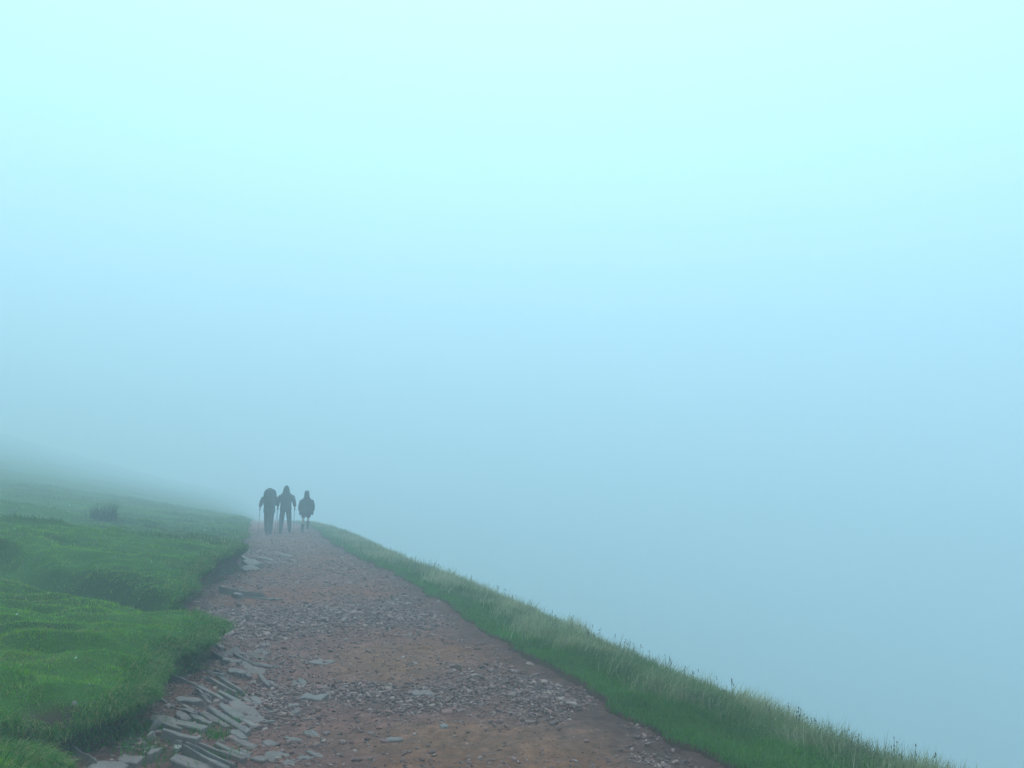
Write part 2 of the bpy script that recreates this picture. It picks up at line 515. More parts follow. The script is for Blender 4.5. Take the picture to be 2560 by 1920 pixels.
# the bank's face turns with the bank: let the blades hang along its outward normal
dxl = (xl(y + 0.15) - xl(y - 0.15)) / 0.3
az = np.arctan2(-dxl, 1.0) + rng.normal(0, 0.6, n)
hang = blades("bank_grass", np.stack([x, y, z], -1), np.where(k_face, rng.uniform(0.05, 0.15, n), rng.uniform(0.07, 0.20, n)) * (0.5 + 0.4 * noise2(y * 3, y * 0, 92)) * long_,
              rng.uniform(0.003, 0.006, n) * fs, az, np.abs(rng.normal(1.25, 0.35, n)), col, tip=np.array(G_DRY))
tag(hang, "long dark grass hanging over the eroded earth bank beside the path", "grass", kind="stuff")

# right verge: short green strip beside the path, then tall bleached grass to the brow
n = 260000
y = sample_y(n, 2.6, 60.0, 1.55)
t = rng.random(n) ** 0.9 * 3.1 - 0.03
strip = 0.26 + 0.35 * fbm(y / 1.7, y * 0, 101, 3) + 0.25 * (noise2(y / 0.5, y * 0 + 4, 102) - 0.5)
strip = strip * (1 - 0.35 * sstep(12, 25, y)) + 0.40 * sstep(6.5, 4.0, y)
tall = sstep(-0.16, 0.28, t - strip + rng.normal(0, 0.08, n))
x = xr(y) + t
z = z_right(t, y) - 0.01
cl = fbm(x / 0.45, y / 0.45, 103, 3)
cl2 = fbm(x / 1.3, y / 1.8, 104, 3)
col = mixc((0.026, 0.098, 0.012), (0.055, 0.185, 0.015), np.clip(0.3 + 1.3 * (cl - 0.35), 0, 1))
tcol = mixc((0.085, 0.126, 0.052), (0.35, 0.325, 0.17), np.clip(sstep(0.35, 0.7, cl2 * 0.6 + cl * 0.4) * 0.9 + rng.normal(0, 0.15, n), 0, 1))
pick = rng.random(n) < tall * (0.88 - 0.35 * sstep(0.62, 0.48, cl))
col[pick] = tcol[pick]
wisp = pick & (rng.random(n) < 0.06)
col[wisp] = (0.42, 0.39, 0.24)
col *= rng.uniform(0.72, 1.28, n)[:, None]
fs = np.clip(y / 6, 1, 9) ** 0.7
L = np.where(pick, rng.uniform(0.08, 0.20, n) * (0.25 + 1.5 * cl * (0.6 + 0.8 * noise2(x * 4.5, y * 4.5, 106))), rng.uniform(0.04, 0.085, n) * (1 + tall))
az = 0.5 + 2.2 * (fbm(x / 0.8, y / 0.8, 105, 2) - 0.5) + rng.normal(0, 0.8, n)
lean = np.where(pick, np.abs(rng.normal(0.68, 0.32, n)), np.abs(rng.normal(0.7, 0.4, n)))
verge = blades("verge_grass", np.stack([x, y, z], -1), L, rng.uniform(0.003, 0.0055, n) * fs, az, lean, col, tip=np.array(G_STRAW))
tag(verge, "tall bleached grass on the brow above a short green verge", "grass", kind="stuff")

# flowering stems with dark seed heads along the brow
n = 210
y = sample_y(n, 3.5, 26.0, 1.3)
t = rng.normal(1.55, 0.40, n).clip(0.8, 2.8)
ck = fbm(y / 0.9, y * 0 + 6, 111, 2) > 0.45
y, t = y[ck], t[ck]; n = len(y)
x = xr(y) + t; z = z_right(t, y)
L = rng.uniform(0.15, 0.27, n)
az = rng.normal(0.2, 1.0, n); le = np.abs(rng.normal(0.14, 0.09, n))
d = np.stack([np.cos(az), np.sin(az), np.zeros(n)], -1)
top = np.stack([x, y, z], -1) + (L * 0.5)[:, None] * d * np.sin(le)[:, None] * 1.6
top[:, 2] += L * 0.97
root = np.stack([x, y, z], -1)
w = 0.0013 * np.clip(y / 7, 1, 3)
vs, tri = [], []
cols = []
ang = [0, 2.094, 4.189]
for k in range(n):
    b0 = len(vs)
    for P in (root[k], top[k]):
        for a in ang: vs.append((P[0] + w[k] * math.cos(a), P[1] + w[k] * math.sin(a), P[2]))
    for i in range(3):
        j = (i + 1) % 3
        tri += [(b0 + i, b0 + j, b0 + 3 + j), (b0 + i, b0 + 3 + j, b0 + 3 + i)]
    cols += [(0.10, 0.11, 0.05)] * 6
    for h in range(random.choice((1, 2, 2, 3))):                      # seed heads: small spindles
        c0 = len(vs); f = 1 - 0.09 * h
        P = root[k] + (top[k] - root[k]) * f
        off = np.array((random.uniform(-.02, .02), random.uniform(-.02, .02), 0.0)) if h else np.zeros(3)
        hw = random.uniform(0.0035, 0.0065) * min(max(y[k] / 8, 1), 2.0); hl = random.uniform(0.008, 0.016)
        C_ = P + off
        vs += [tuple(C_ + (0, 0, -hl)), tuple(C_ + (hw, 0, 0)), tuple(C_ + (-hw * .5, hw * .87, 0)), tuple(C_ + (-hw * .5, -hw * .87, 0)), tuple(C_ + (0, 0, hl))]
        for i in range(3):
            j = (i + 1) % 3
            tri += [(c0, c0 + 1 + j, c0 + 1 + i), (c0 + 4, c0 + 1 + i, c0 + 1 + j)]
        cols += [(0.075, 0.065, 0.042)] * 5
stems = link("seed_stems", mesh_np("seed_stems", np.array(vs), [np.array(tri)], M_GRASS, False, np.array(cols)))
tag(stems, "thin dark flowering stems standing above the pale grass on the brow", "wildflowers", kind="stuff")

# ------------------------------------------------------------------ rocks
def slab_mesh(name, length, width, height, seed, taper=0.25, jag=0.12):
    """a broken bedding slab: irregular outline, worn top edge; origin at the middle of its base, long axis = x"""
    r = random.Random(seed)
    pts = []
    hx, hy = length / 2, width / 2
    nseg = 4
    for i in range(nseg + 1):
        f = i / nseg
        pts.append((-hx + length * f, -hy * (1 - taper * r.random()) - hy * jag * r.uniform(-1, 1)))
    for i in range(nseg + 1):
        f = i / nseg
        pts.append((hx - length * f, hy * (1 - taper * r.random()) + hy * jag * r.uniform(-1, 1)))
    for i in (0, nseg, nseg + 1, 2 * nseg + 1):
        pts[i] = (pts[i][0] + length * r.uniform(-0.05, 0.05), pts[i][1] * r.uniform(0.55, 1.0))
    m = len(pts)
    bev = min(0.006, width * 0.10, height * 0.2)
    vs = []
    wob = [r.uniform(-1, 1) * min(0.008, height * 0.08) for _ in pts]
    for i, (px, py) in enumerate(pts): vs.append((px * 1.02 + r.uniform(-.01, .01), py * 1.06, 0))
    for i, (px, py) in enumerate(pts): vs.append((px, py, height - bev + wob[i]))
    for i, (px, py) in enumerate(pts):
        k = math.hypot(px, py) or 1
        sx = max(0, 1 - bev / max(abs(px), bev * 2)); sy = max(0, 1 - bev / max(abs(py), bev * 2))
        vs.append((px * sx, py * sy, height + wob[i]))
    fs = []
    for L_ in range(2):
        for i in range(m):
            j = (i + 1) % m
            fs.append((L_ * m + i, L_ * m + j, (L_ + 1) * m + j, (L_ + 1) * m + i))
    for i in range(nseg):                                   # top as quads, so that it may be uneven
        fs.append((2 * m + i, 2 * m + i + 1, 2 * m + m - 2 - i, 2 * m + m - 1 - i))
    me = mesh_np(name, np.array(vs), [np.array(fs)], M_ROCK)
    return me

def outcrop(label, cx, cy_):
    o = bpy.data.objects.new("rock_outcrop", None)
    o.empty_display_size = 0.2
    COL.objects.link(o)
    o.location = (cx, cy_, 0)
    return tag(o, label, "rock", "outcrops of upended slabs beside the bank")

_sl = [0]
STRIKE = []
def slab(parent, p1, p2, width, top, roll=0.0, pitch=0.0, name="slab", low=0.34):
    """slab whose top runs between two photograph pixels; top = height above the path there"""
    a = at(*p1, 0.05); a.z = float(z_path(a.x, a.y)) + top
    top *= low; pitch += 2; roll *= 0.45
    a = at(*p1, 0.05); a.z = float(z_path(a.x, a.y)) + top
    a2 = at(*p1, a.z); b2 = at(*p2, a.z)
    for _ in range(4):                                       # the near end dips into the ground
        L_ = max(math.hypot(b2.x - a2.x, b2.y - a2.y), 0.05)
        b2 = at(*p2, a.z - L_ * math.tan(R(pitch)))
    d = b2 - a2
    mid = (a2 + b2) / 2
    STRIKE.append(math.atan2(d.y, d.x))
    zb = mid.z - top
    h = 0.16 + top
    _sl[0] += 1
    me = slab_mesh("slab", L_, width * 0.85, h, 100 + _sl[0])
    o = link(name, me)
    o.parent = parent
    base_z = zb + top - h
    loc = Vector((mid.x, mid.y, base_z))
    if parent is not None: loc = loc - parent.location
    o.location = loc
    o.rotation_euler = Euler((R(roll), R(pitch), math.atan2(d.y, d.x)), 'XYZ')
    return o

def c8(x, y): return (200 + x / 3.95, 1640 + y / 3.95)
def c3(x, y): return (400 + x / 3.19, 1400 + y / 3.19)

oc = at(480, 1790, 0.0)
near_rock = outcrop("upended pale slabs in parallel ridges between the overhanging turf and the trodden earth", oc.x, oc.y)
for (x1, y1, x2, y2, w, top, roll, pitch) in (
        (1255, 195, 1540, 350, .030, .10, 0, 2), (1375, 190, 1600, 340, .028, .09, 0, 2), (1175, 275, 1420, 410, .06, .10, 8, 3),
        (1130, 310, 1290, 400, .025, .09, 0, 2), (940, 400, 1180, 440, .11, .05, 6, 2), (1020, 460, 1120, 530, .05, .11, 4, 3),
        (965, 545, 1080, 605, .08, .12, 8, 3), (1090, 560, 1290, 655, .05, .11, 6, 4), (1205, 530, 1460, 680, .055, .10, 10, 4),
        (1290, 487, 1665, 718, .07, .11, 12, 4), (1390, 455, 1760, 685, .085, .115, 12, 4), (1520, 425, 1810, 640, .16, .11, 14, 4),
        (1630, 400, 1865, 540, .06, .085, 10, 3), (1710, 395, 1930, 540, .10, .09, 12, 3), (690, 575, 1210, 700, .12, .08, 8, 2),
        (665, 605, 985, 705, .04, .12, 0, 3), (810, 718, 1150, 795, .045, .12, 6, 3), (1300, 630, 1465, 728, .03, .08, 0, 3),
        (1050, 830, 1540, 1068, .032, .10, 4, 3), (1030, 870, 1470, 1104, .035, .11, 4, 3), (1100, 815, 1600, 1000, .03, .08, 2, 3),
        (1350, 850, 1680, 988, .045, .09, 8, 3), (1520, 785, 1750, 890, .08, .07, 16, 4), (1510, 705, 1640, 790, .07, .06, 14, 5),
        (900, 965, 1330, 1110, .12, .10, 10, 3), (430, 870, 730, 900, .12, .03, 4, 1), (380, 985, 590, 1010, .13, .02, 4, 1),
        (90, 1060, 440, 1090, .17, .01, 4, 1), (670, 955, 800, 900, .05, .05, 0, 2), (1860, 800, 2000, 905, .10, .08, 20, 6),
        (1790, 950, 2050, 960, .14, .07, 32, 4), (1700, 970, 1830, 1012, .07, .06, 10, 3), (1580, 905, 1690, 955, .05, .07, 8, 3),
        (1850, 235, 1980, 300, .05, .05, 10, 5), (2010, 1010, 2190, 1050, .10, .07, 25, 5), (2150, 960, 2300, 990, .07, .05, 20, 4)):
    slab(near_rock, c8(x1, y1), c8(x2, y2), w, top, roll, pitch)
for (x1, y1, x2, y2, w, top, roll, pitch) in (
        (1065, 940, 1150, 1005, .09, .06, 20, 8), (1110, 925, 1185, 980, .07, .07, 20, 8), (800, 895, 890, 990, .05, .06, 14, 5),
        (860, 1055, 950, 1100, .05, .05, 10, 4), (1170, 1345, 1290, 1440, .07, .06, 18, 6), (1210, 1330, 1320, 1420, .05, .06, 18, 6),
        (1040, 1395, 1310, 1500, .08, .05, 28, 5), (1000, 1390, 1200, 1470, .05, .05, 14, 4), (1180, 1500, 1300, 1560, .05, .04, 12, 3)):
    slab(near_rock, c3(x1, y1), c3(x2, y2), w, top, roll, pitch)

rs = random.Random(5)
for k in range(34):                                          # thin broken plates between the large ones, all on the same strike
    yy = rs.uniform(5.1, 8.4); xx = float(xl(yy)) + abs(rs.gauss(0.10, 0.36))
    L_ = rs.uniform(.10, .42); w_ = rs.uniform(.012, .04); tp_ = rs.uniform(.010, .035)
    o = link("slab", slab_mesh("slab", L_, w_, 0.12 + tp_, 400 + k), near_rock)
    o.location = Vector((xx, yy, float(z_path(xx, yy)) - 0.12)) - near_rock.location
    o.rotation_euler = (R(rs.gauss(10, 9)), R(rs.gauss(3, 3)), rs.choice(STRIKE[:24]) + rs.gauss(0, .08))

oc = at(610, 1625, 0.0)
mid_rock = outcrop("jumbled grey slabs tilted against the turf lobe beside the washed-out gully", oc.x, oc.y)
for (x1, y1, x2, y2, w, top, roll, pitch) in (
        (480, 700, 570, 770, .10, .12, 20, 10), (580, 670, 690, 735, .22, .14, 34, 8), (780, 680, 900, 745, .16, .11, 30, 8),
        (740, 715, 830, 760, .14, .08, 36, 6), (640, 770, 780, 850, .12, .08, 24, 6), (500, 780, 640, 800, .10, .08, 10, 4),
        (420, 540, 560, 590, .22, .09, 12, 4), (690, 850, 840, 870, .16, .07, 30, 5), (560, 850, 690, 880, .10, .06, 16, 4),
        (450, 640, 540, 700, .07, .10, 12, 6), (840, 640, 900, 680, .10, .06, 20, 5)):
    slab(mid_rock, c3(x1, y1), c3(x2, y2), w, top, roll * 1.6, pitch, low=0.5)

oc = at(630, 1415, 0.0)
far_rock = outcrop("pale slabs fanning out of the bank's foot near the walkers", oc.x, oc.y)
for (u1, v1, u2, v2, w, top, roll, pitch) in (
        (592, 1383, 640, 1402, .10, .16, 14, 3), (602, 1395, 662, 1412, .34, .14, 16, 3), (612, 1408, 655, 1428, .30, .10, 18, 3),
        (600, 1410, 630, 1430, .10, .10, 14, 3), (640, 1390, 690, 1400, .14, .08, 10, 2), (655, 1400, 695, 1412, .08, .06, 8, 2),
        (700, 1385, 735, 1391, .16, .05, 6, 1), (545, 1464, 590, 1472, .05, .10, 0, 2), (560, 1470, 660, 1484, .04, .07, 0, 2),
        (585, 1480, 605, 1486, .10, .09, 10, 2), (600, 1490, 700, 1497, .06, .05, 6, 2)):
    slab(far_rock, (u1, v1), (u2, v2), w, top, roll, pitch, low=0.9)

# loose flat slabs lying on the path, each on its own
def flat_slab(p1, p2, width, label, th=0.05, roll=0, seed=0):
    a, b = at(*p1, 0.06), at(*p2, 0.06)
    d = b - a; mid = (a + b) / 2
    me = slab_mesh("flat_stone", math.hypot(d.x, d.y) * 0.9, width * 0.8, th * 0.5 + 0.03, 900 + seed, 0.35, 0.15)
    o = link("flat_stone", me)
    o.location = (mid.x, mid.y, float(z_path(mid.x, mid.y)) - 0.03)
    o.rotation_euler = (R(roll), 0, math.atan2(d.y, d.x))
    return tag(o, label, "stone", "flat slabs lying loose on the path")
flat_slab((1028, 1727), (1082, 1722), .20, "broad pale grey flat slab at the edge of the gravel band on the path", .05, 3, 1)
flat_slab((962, 1840), (1008, 1838), .13, "mauve flat slab sunk in the ochre earth of the path", .03, 0, 2)
flat_slab((756, 1735), (815, 1739), .19, "mauve flat slab between the gravel band and the upended ridges", .045, 6, 3)
flat_slab((720, 1756), (748, 1756), .09, "pale blocky stone resting among small rubble beside the parallel ridges", .06, 4, 4)
flat_slab((726, 1776), (751, 1774), .11, "pale angular slab lying next to a blocky stone in the rubble", .06, 4, 5)
flat_slab((663, 1792), (692, 1790), .05, "narrow pale slab lying alone below the ridged outcrop", .04, 2, 6)
flat_slab((776, 1650), (830, 1654), .24, "smooth pinkish slab set flush in earth beside the upper ochre patch", .03, 1, 7)
flat_slab((1100, 1808), (1120, 1806), .10, "small square grey slab lying on bare earth below the gravel", .035, 2, 8)

def pebble_mesh(seed, col):
    """a slaty stone: jittered six-sided plate with worn edges, about 1 unit across"""
    r = random.Random(seed)
    m = 6
    an = sorted((i + r.uniform(-.32, .32)) * math.tau / m for i in range(m))
    rad = [r.uniform(0.36, 0.55) for _ in range(m)]
    vs = []
    for zz, k in ((-0.5, 0.92), (0.22, 1.0), (0.5, 0.78)):
        for i in range(m):
            vs.append((rad[i] * k * math.cos(an[i]), rad[i] * k * math.sin(an[i]), zz + r.uniform(-.10, .10)))
    fs = []
    for L_ in range(2):
        for i in range(m):
            j = (i + 1) % m
            fs.append((L_ * m + i, L_ * m + j, (L_ + 1) * m + j, (L_ + 1) * m + i))
    fs += [(2 * m, 2 * m + 1, 2 * m + 4, 2 * m + 5), (2 * m + 1, 2 * m + 2, 2 * m + 3, 2 * m + 4)]
    return np.array(vs), np.array(fs)

PEB = [pebble_mesh(300 + k, None) for k in range(14)]

def gravel_points(n):
    """candidates over the visible path; kept by how stony the ground is there"""
    y = sample_y(n, 3.2, 36.0, 1.35)
    w0, w1 = xl(y) - 0.02, xr(y) - 0.02
    x = w0 + (w1 - w0) * rng.random(n)
    g, o = patches(x, y)
    rub = ell(x, y, 0.15, 7.2, 0.7, 2.0) * 0.55 + 0.40 * np.exp(-((x - xl(y)) / 0.65) ** 2) * sstep(4.5, 6, y)
    loose = 0.20 + 0.16 * sstep(0.5, 0.65, fbm(x / .7, y / .7, 121, 2))
    p = np.clip(np.maximum(np.maximum(g ** 1.1 * (0.35 + 0.9 * fbm(x / .35, y / .3, 123, 2)), rub * 0.8), loose), 0, 1)
    edge = xr(y) - x
    p = p * (1 - 0.62 * o * (1 - np.clip(g * 2, 0, 1)))
    p = p * (0.12 + 0.88 * sstep(0.05, 0.55, edge + 0.4 * (noise2(y * 1.3, x * 0 + 2, 122) - .5))) 
    k = rng.random(n) < p
    return x[k], y[k], g[k]

gx, gy, gg = gravel_points(180000)
n = len(gx)
size = np.exp(rng.normal(math.log(0.0175), 0.50, n)) * (1 + 0.10 * np.clip(gy - 6, 0, 14))
size = np.clip(size, 0.006, 0.085)
size = np.where((gg < 0.15) & (rng.random(n) < 0.80), size * 0.55, size)
gthick = size * rng.uniform(0.22, 0.5, n)
order = np.argsort(-(size / gy))
single, rest = order[:285], order[285:]
C_ST = np.array([(0.215, 0.118, 0.104), (0.165, 0.088, 0.080), (0.210, 0.100, 0.085), (0.270, 0.170, 0.146), (0.120, 0.062, 0.055)])

# the largest stones, one object each
peb_me = []
for k, (pv, pf) in enumerate(PEB):
    for c in range(3):
        cc = C_ST[(k + c * 2) % 5]
        peb_me.append(mesh_np("stone", pv, [pf], M_GRAVEL, False, np.tile(cc, (len(pv), 1))))
for i in single:
    me = peb_me[random.randrange(len(peb_me))]
    o = link("stone", me, path)
    zz = float(z_path(gx[i], gy[i]))
    o.location = (gx[i], gy[i], zz + gthick[i] * random.uniform(0.05, 0.32))
    o.scale = (size[i] * random.uniform(0.9, 1.6), size[i] * random.uniform(0.7, 1.1), gthick[i])
    o.rotation_euler = (random.gauss(0, .16), random.gauss(0, .16), random.uniform(0, 6.28))

# the rest as gravel
nr = len(rest)
kind = rng.integers(0, len(PEB), nr)
VS, FS, CS = [], [], []
off = 0
for k, (pv, pf) in enumerate(PEB):
    idx = rest[kind == k]; m = len(idx)
    if m == 0: continue
    sx, sy, sz = size[idx] * rng.uniform(.9, 1.6, m), size[idx] * rng.uniform(.65, 1.1, m), gthick[idx]
    P = pv[None] * np.stack([sx, sy, sz], -1)[:, None, :]
    tx, ty = rng.normal(0, .22, m), rng.normal(0, .22, m)
    P[..., 2] += P[..., 0] * tx[:, None] + P[..., 1] * ty[:, None]
    a = rng.uniform(0, 6.283, m)
    ca, sa = np.cos(a)[:, None], np.sin(a)[:, None]
    X = P[..., 0] * ca - P[..., 1] * sa; Y = P[..., 0] * sa + P[..., 1] * ca
    zc = z_path(gx[idx], gy[idx]) + gthick[idx] * rng.uniform(0.0, 0.45, m) + np.clip(gg[idx] - .3, 0, 1) * rng.uniform(0, 0.012, m)
    V = np.stack([X + gx[idx][:, None], Y + gy[idx][:, None], P[..., 2] + zc[:, None]], -1)
    VS.append(V.reshape(-1, 3))
    FS.append((pf[None] + (np.arange(m) * len(pv))[:, None, None] + off).reshape(-1, 4))
    cc = C_ST[rng.integers(0, 5, m)] * rng.uniform(.8, 1.15, m)[:, None]
    CS.append(np.repeat(cc, len(pv), 0))
    off += m * len(pv)
grv = link("gravel", mesh_np("gravel", np.concatenate(VS), [np.concatenate(FS)], M_GRAVEL, False, np.concatenate(CS)), path)
tag(grv, kind="stuff")

# a few single stones that stand out
def lone_stone(u_, v_, z, size3, label, rot=(0, 0, 0), k=0, col=(0.27, 0.215, 0.185)):
    p = at(u_, v_, z)
    pv, pf = PEB[k]
    o = link("pale_stone", mesh_np("pale_stone", pv, [pf], M_GRAVEL, False, np.tile(col, (len(pv), 1))))
    o.location = p; o.scale = size3; o.rotation_euler = rot
    return tag(o, label, "stone")
hs = at(186, 1758, 0.34)
zh = float(z_left(xl(hs.y) - hs.x, hs.y))
lone_stone(186, 1757, zh + 0.012, (.032, .022, .02), "small pale stone lying in the bare hollow in the turf", (0, .2, .5), 2)
lone_stone(389, 1814, 0.13, (.06, .02, .075), "pale upright flake leaning on the earth bank under a long slab", (.3, .5, .4), 3)
lone_stone(378, 1845, 0.10, (.06, .025, .075), "second pale upright flake, below the one under a long slab", (.3, -.4, .6), 5)
lone_stone(443, 1872, 0.06, (.07, .06, .035), "rounded pale cobble beside the end of two thin ridges", (.1, .1, .2), 7)

# little tufts between the slabs
pts = []
for (px, py, nn, sp) in ((1490, 650, 160, .04), (1240, 770, 150, .08), (1330, 790, 70, .05), (1180, 1000, 120, .06), (1420, 960, 90, .06),
                         (760, 1000, 160, .08), (620, 800, 300, .10), (560, 960, 160, .08), (1500, 390, 90, .06)):
    p = at(*c8(px, py), 0.05)
    pts.append(np.stack([rng.normal(p.x, sp, nn), rng.normal(p.y, sp, nn), np.zeros(nn)], -1))
pts = np.concatenate(pts); n = len(pts)
pts[:, 2] = z_path(pts[:, 0], pts[:, 1]) - 0.005
cr = blades("crevice_grass", pts, rng.uniform(.03, .085, n), rng.uniform(.003, .006, n), rng.uniform(0, 6.28, n), np.abs(rng.normal(.6, .35, n)),
            mixc(G_DEEP, G_MID, rng.random(n) * 0.8))
tag(cr, "sparse green grass sprouting in the crevices between upended slabs", "grass", kind="stuff")

# ------------------------------------------------------------------ the rush tussock on the hillside
def on_hill(u_, v_):
    """where the sight line through a pixel of the photograph meets the turf"""
    a, b = at(u_, v_, 1.64), at(u_, v_, 0.0)
    o_ = Vector((0, 0, CAM_H)); d_ = (b - o_).normalized()
    k = 5.0
    while k < 80:
        p = o_ + d_ * k
        sv_ = float(xl(p.y)) - p.x
        if sv_ > 0 and p.z < float(z_left(sv_, p.y)): return p
        k += 0.05
    return p
tb = on_hill(255, 1304)
tz = float(z_left(float(xl(tb.y)) - tb.x, tb.y))
n = 300
side = rng.random(n)
cxs = np.where(side < 0.62, rng.normal(-0.12, 0.19, n), rng.normal(0.28, 0.07, n))
L = np.where(side < 0.62, rng.uniform(.25, .60, n), rng.uniform(.28, .62, n)) * np.where(np.abs(cxs) > .33, .6, 1)
rt = np.stack([cxs, rng.normal(0, .12, n), np.full(n, -0.03)], -1)
az = np.where(cxs < 0.1, rng.normal(0.3, 1.3, n), rng.normal(0, .8, n))
rush = blades("rush_tussock", rt, L, rng.uniform(.010, .017, n), az, np.abs(rng.normal(.30, .20, n)),
              mixc((0.012, 0.03, 0.010), (0.035, 0.06, 0.022), rng.random(n)))
rush.location = (tb.x, tb.y, tz); k_ = tb.y / 20.0; rush.scale = (0.72 * k_, 0.72 * k_, 0.85 * k_)
tag(rush, "dark spiky tussock of rushes standing alone on the misty hillside", "plant")

# ------------------------------------------------------------------ the three walkers
def plain(name, c, rough=0.8, bscale=25.0):
    return mottled(name, tuple(k * 0.85 for k in c), tuple(k * 1.15 for k in c), 12.0, rough, 0.25, bscale)
M_SKIN = plain("skin", (0.42, 0.24, 0.17), 0.6)
M_NAVY = plain("navy_shell", (0.018, 0.024, 0.035), 0.6)
M_BLACK = plain("black_cloth", (0.015, 0.016, 0.019), 0.8)
M_CHAR = plain("charcoal_cloth", (0.03, 0.033, 0.036), 0.8)
M_GREEN = plain("dark_green_shell", (0.022, 0.034, 0.032), 0.6)
M_PACK = plain("pack_fabric", (0.022, 0.026, 0.030), 0.7)
M_PACKG = plain("pack_grey", (0.04, 0.047, 0.05), 0.7)
M_BOOT = plain("boot_leather", (0.03, 0.022, 0.018), 0.6)
M_SHORT = plain("shorts_cloth", (0.05, 0.04, 0.038), 0.8)
M_METAL = plain("pole_metal", (0.10, 0.10, 0.11), 0.4)

def skin_geo(verts, edges, radii, sub=1, root=0):
    """skeleton -> smooth tapered mesh (arrays)"""
    me = bpy.data.meshes.new("skeleton")
    me.from_pydata(verts, edges, [])
    ob = bpy.data.objects.new("skeleton", me)
    COL.objects.link(ob)
    md = ob.modifiers.new("skin", 'SKIN'); md.use_smooth_shade = True
    for i, r in enumerate(radii):
        d_ = me.skin_vertices[0].data[i]
        d_.radius = r if isinstance(r, tuple) else (r, r)
        d_.use_root = (i == root)
    sb = ob.modifiers.new("sub", 'SUBSURF'); sb.levels = sub; sb.render_levels = sub
    dg = bpy.context.evaluated_depsgraph_get()
    ev = ob.evaluated_get(dg).to_mesh()
    V = [tuple(v.co) for v in ev.vertices]
    Fc = [tuple(p.vertices) for p in ev.polygons]
    ob.evaluated_get(dg).to_mesh_clear()
    bpy.data.objects.remove(ob); bpy.data.meshes.remove(me)
    return V, Fc

def loft(rings, n=20):
    """rings (cx, cy, z, rx, ry) -> closed shell"""
    V, Fc = [], []
    for (cx, cy_, z, rx, ry) in rings:
        for i in range(n):
            a = math.tau * i / n
            V.append((cx + rx * math.cos(a), cy_ + ry * math.sin(a), z))
    for k in range(len(rings) - 1):
        for i in range(n):
            j = (i + 1) % n
            Fc.append((k * n + i, k * n + j, (k + 1) * n + j, (k + 1) * n + i))
    Fc.append(tuple(range(n))[::-1]); Fc.append(tuple((len(rings) - 1) * n + i for i in range(n)))
    return V, Fc

def join(*geos):
    V, Fc = [], []
    for v, f in geos:
        o_ = len(V); V += v; Fc += [tuple(i + o_ for i in p) for p in f]
    return V, Fc

def solid(name, geo, mat, parent=None):
    me = bpy.data.meshes.new(name)
    me.from_pydata(geo[0], [], geo[1])
    for p in me.polygons: p.use_smooth = True
    me.materials.append(mat); me.update()
    return link(name, me, parent)

def tube(a, b, r0, r1, n=8):
    a, b = Vector(a), Vector(b)
    d = (b - a).normalized(); s_ = d.orthogonal().normalized(); t_ = d.cross(s_)
    V = []
    for P, r in ((a, r0), (b, r1)):
        for i in range(n):
            q_ = P + s_ * (r * math.cos(math.tau * i / n)) + t_ * (r * math.sin(math.tau * i / n)); V.append(tuple(q_))
    Fc = [(i, (i + 1) % n, n + (i + 1) % n, n + i) for i in range(n)] + [tuple(range(n))[::-1], tuple(range(n, 2 * n))]
    return V, Fc

def hand(wrist, direction, side):
    """palm and five fingers curled round an upright grip; side = -1 left, 1 right"""
    w = Vector(wrist); d = Vector(direction).normalized()
    up = Vector((0, 0, 1)); inn = Vector((-side, 0, 0))
    pc = w + d * 0.05
    g = [skin_geo([tuple(w), tuple(pc), tuple(w + d * 0.085)], [(0, 1), (1, 2)], [.026, (.020, .036), (.018, .034)], 1)]
    lens = (.030, .034, .032, .026)
    for i in range(4):                                       # fingers stacked down the grip
        r0 = w + d * 0.08 + up * (0.030 - 0.02 * i)
        a1 = r0 + d * lens[i] + inn * 0.004
        a2 = a1 + inn * 0.030 + d * 0.004
        a3 = a2 - d * 0.022 + inn * 0.006
        g.append(skin_geo([tuple(r0), tuple(a1), tuple(a2), tuple(a3)], [(0, 1), (1, 2), (2, 3)], [.0098, .0092, .0088, .0075], 1))
    t0 = w + d * 0.035 + up * 0.022
    t1 = t0 + inn * 0.026 + up * 0.018 + d * 0.012
    t2 = t1 + inn * 0.014 + d * 0.030
    g.append(skin_geo([tuple(t0), tuple(t1), tuple(t2)], [(0, 1), (1, 2)], [.012, .011, .0085], 1))
    return join(*g)

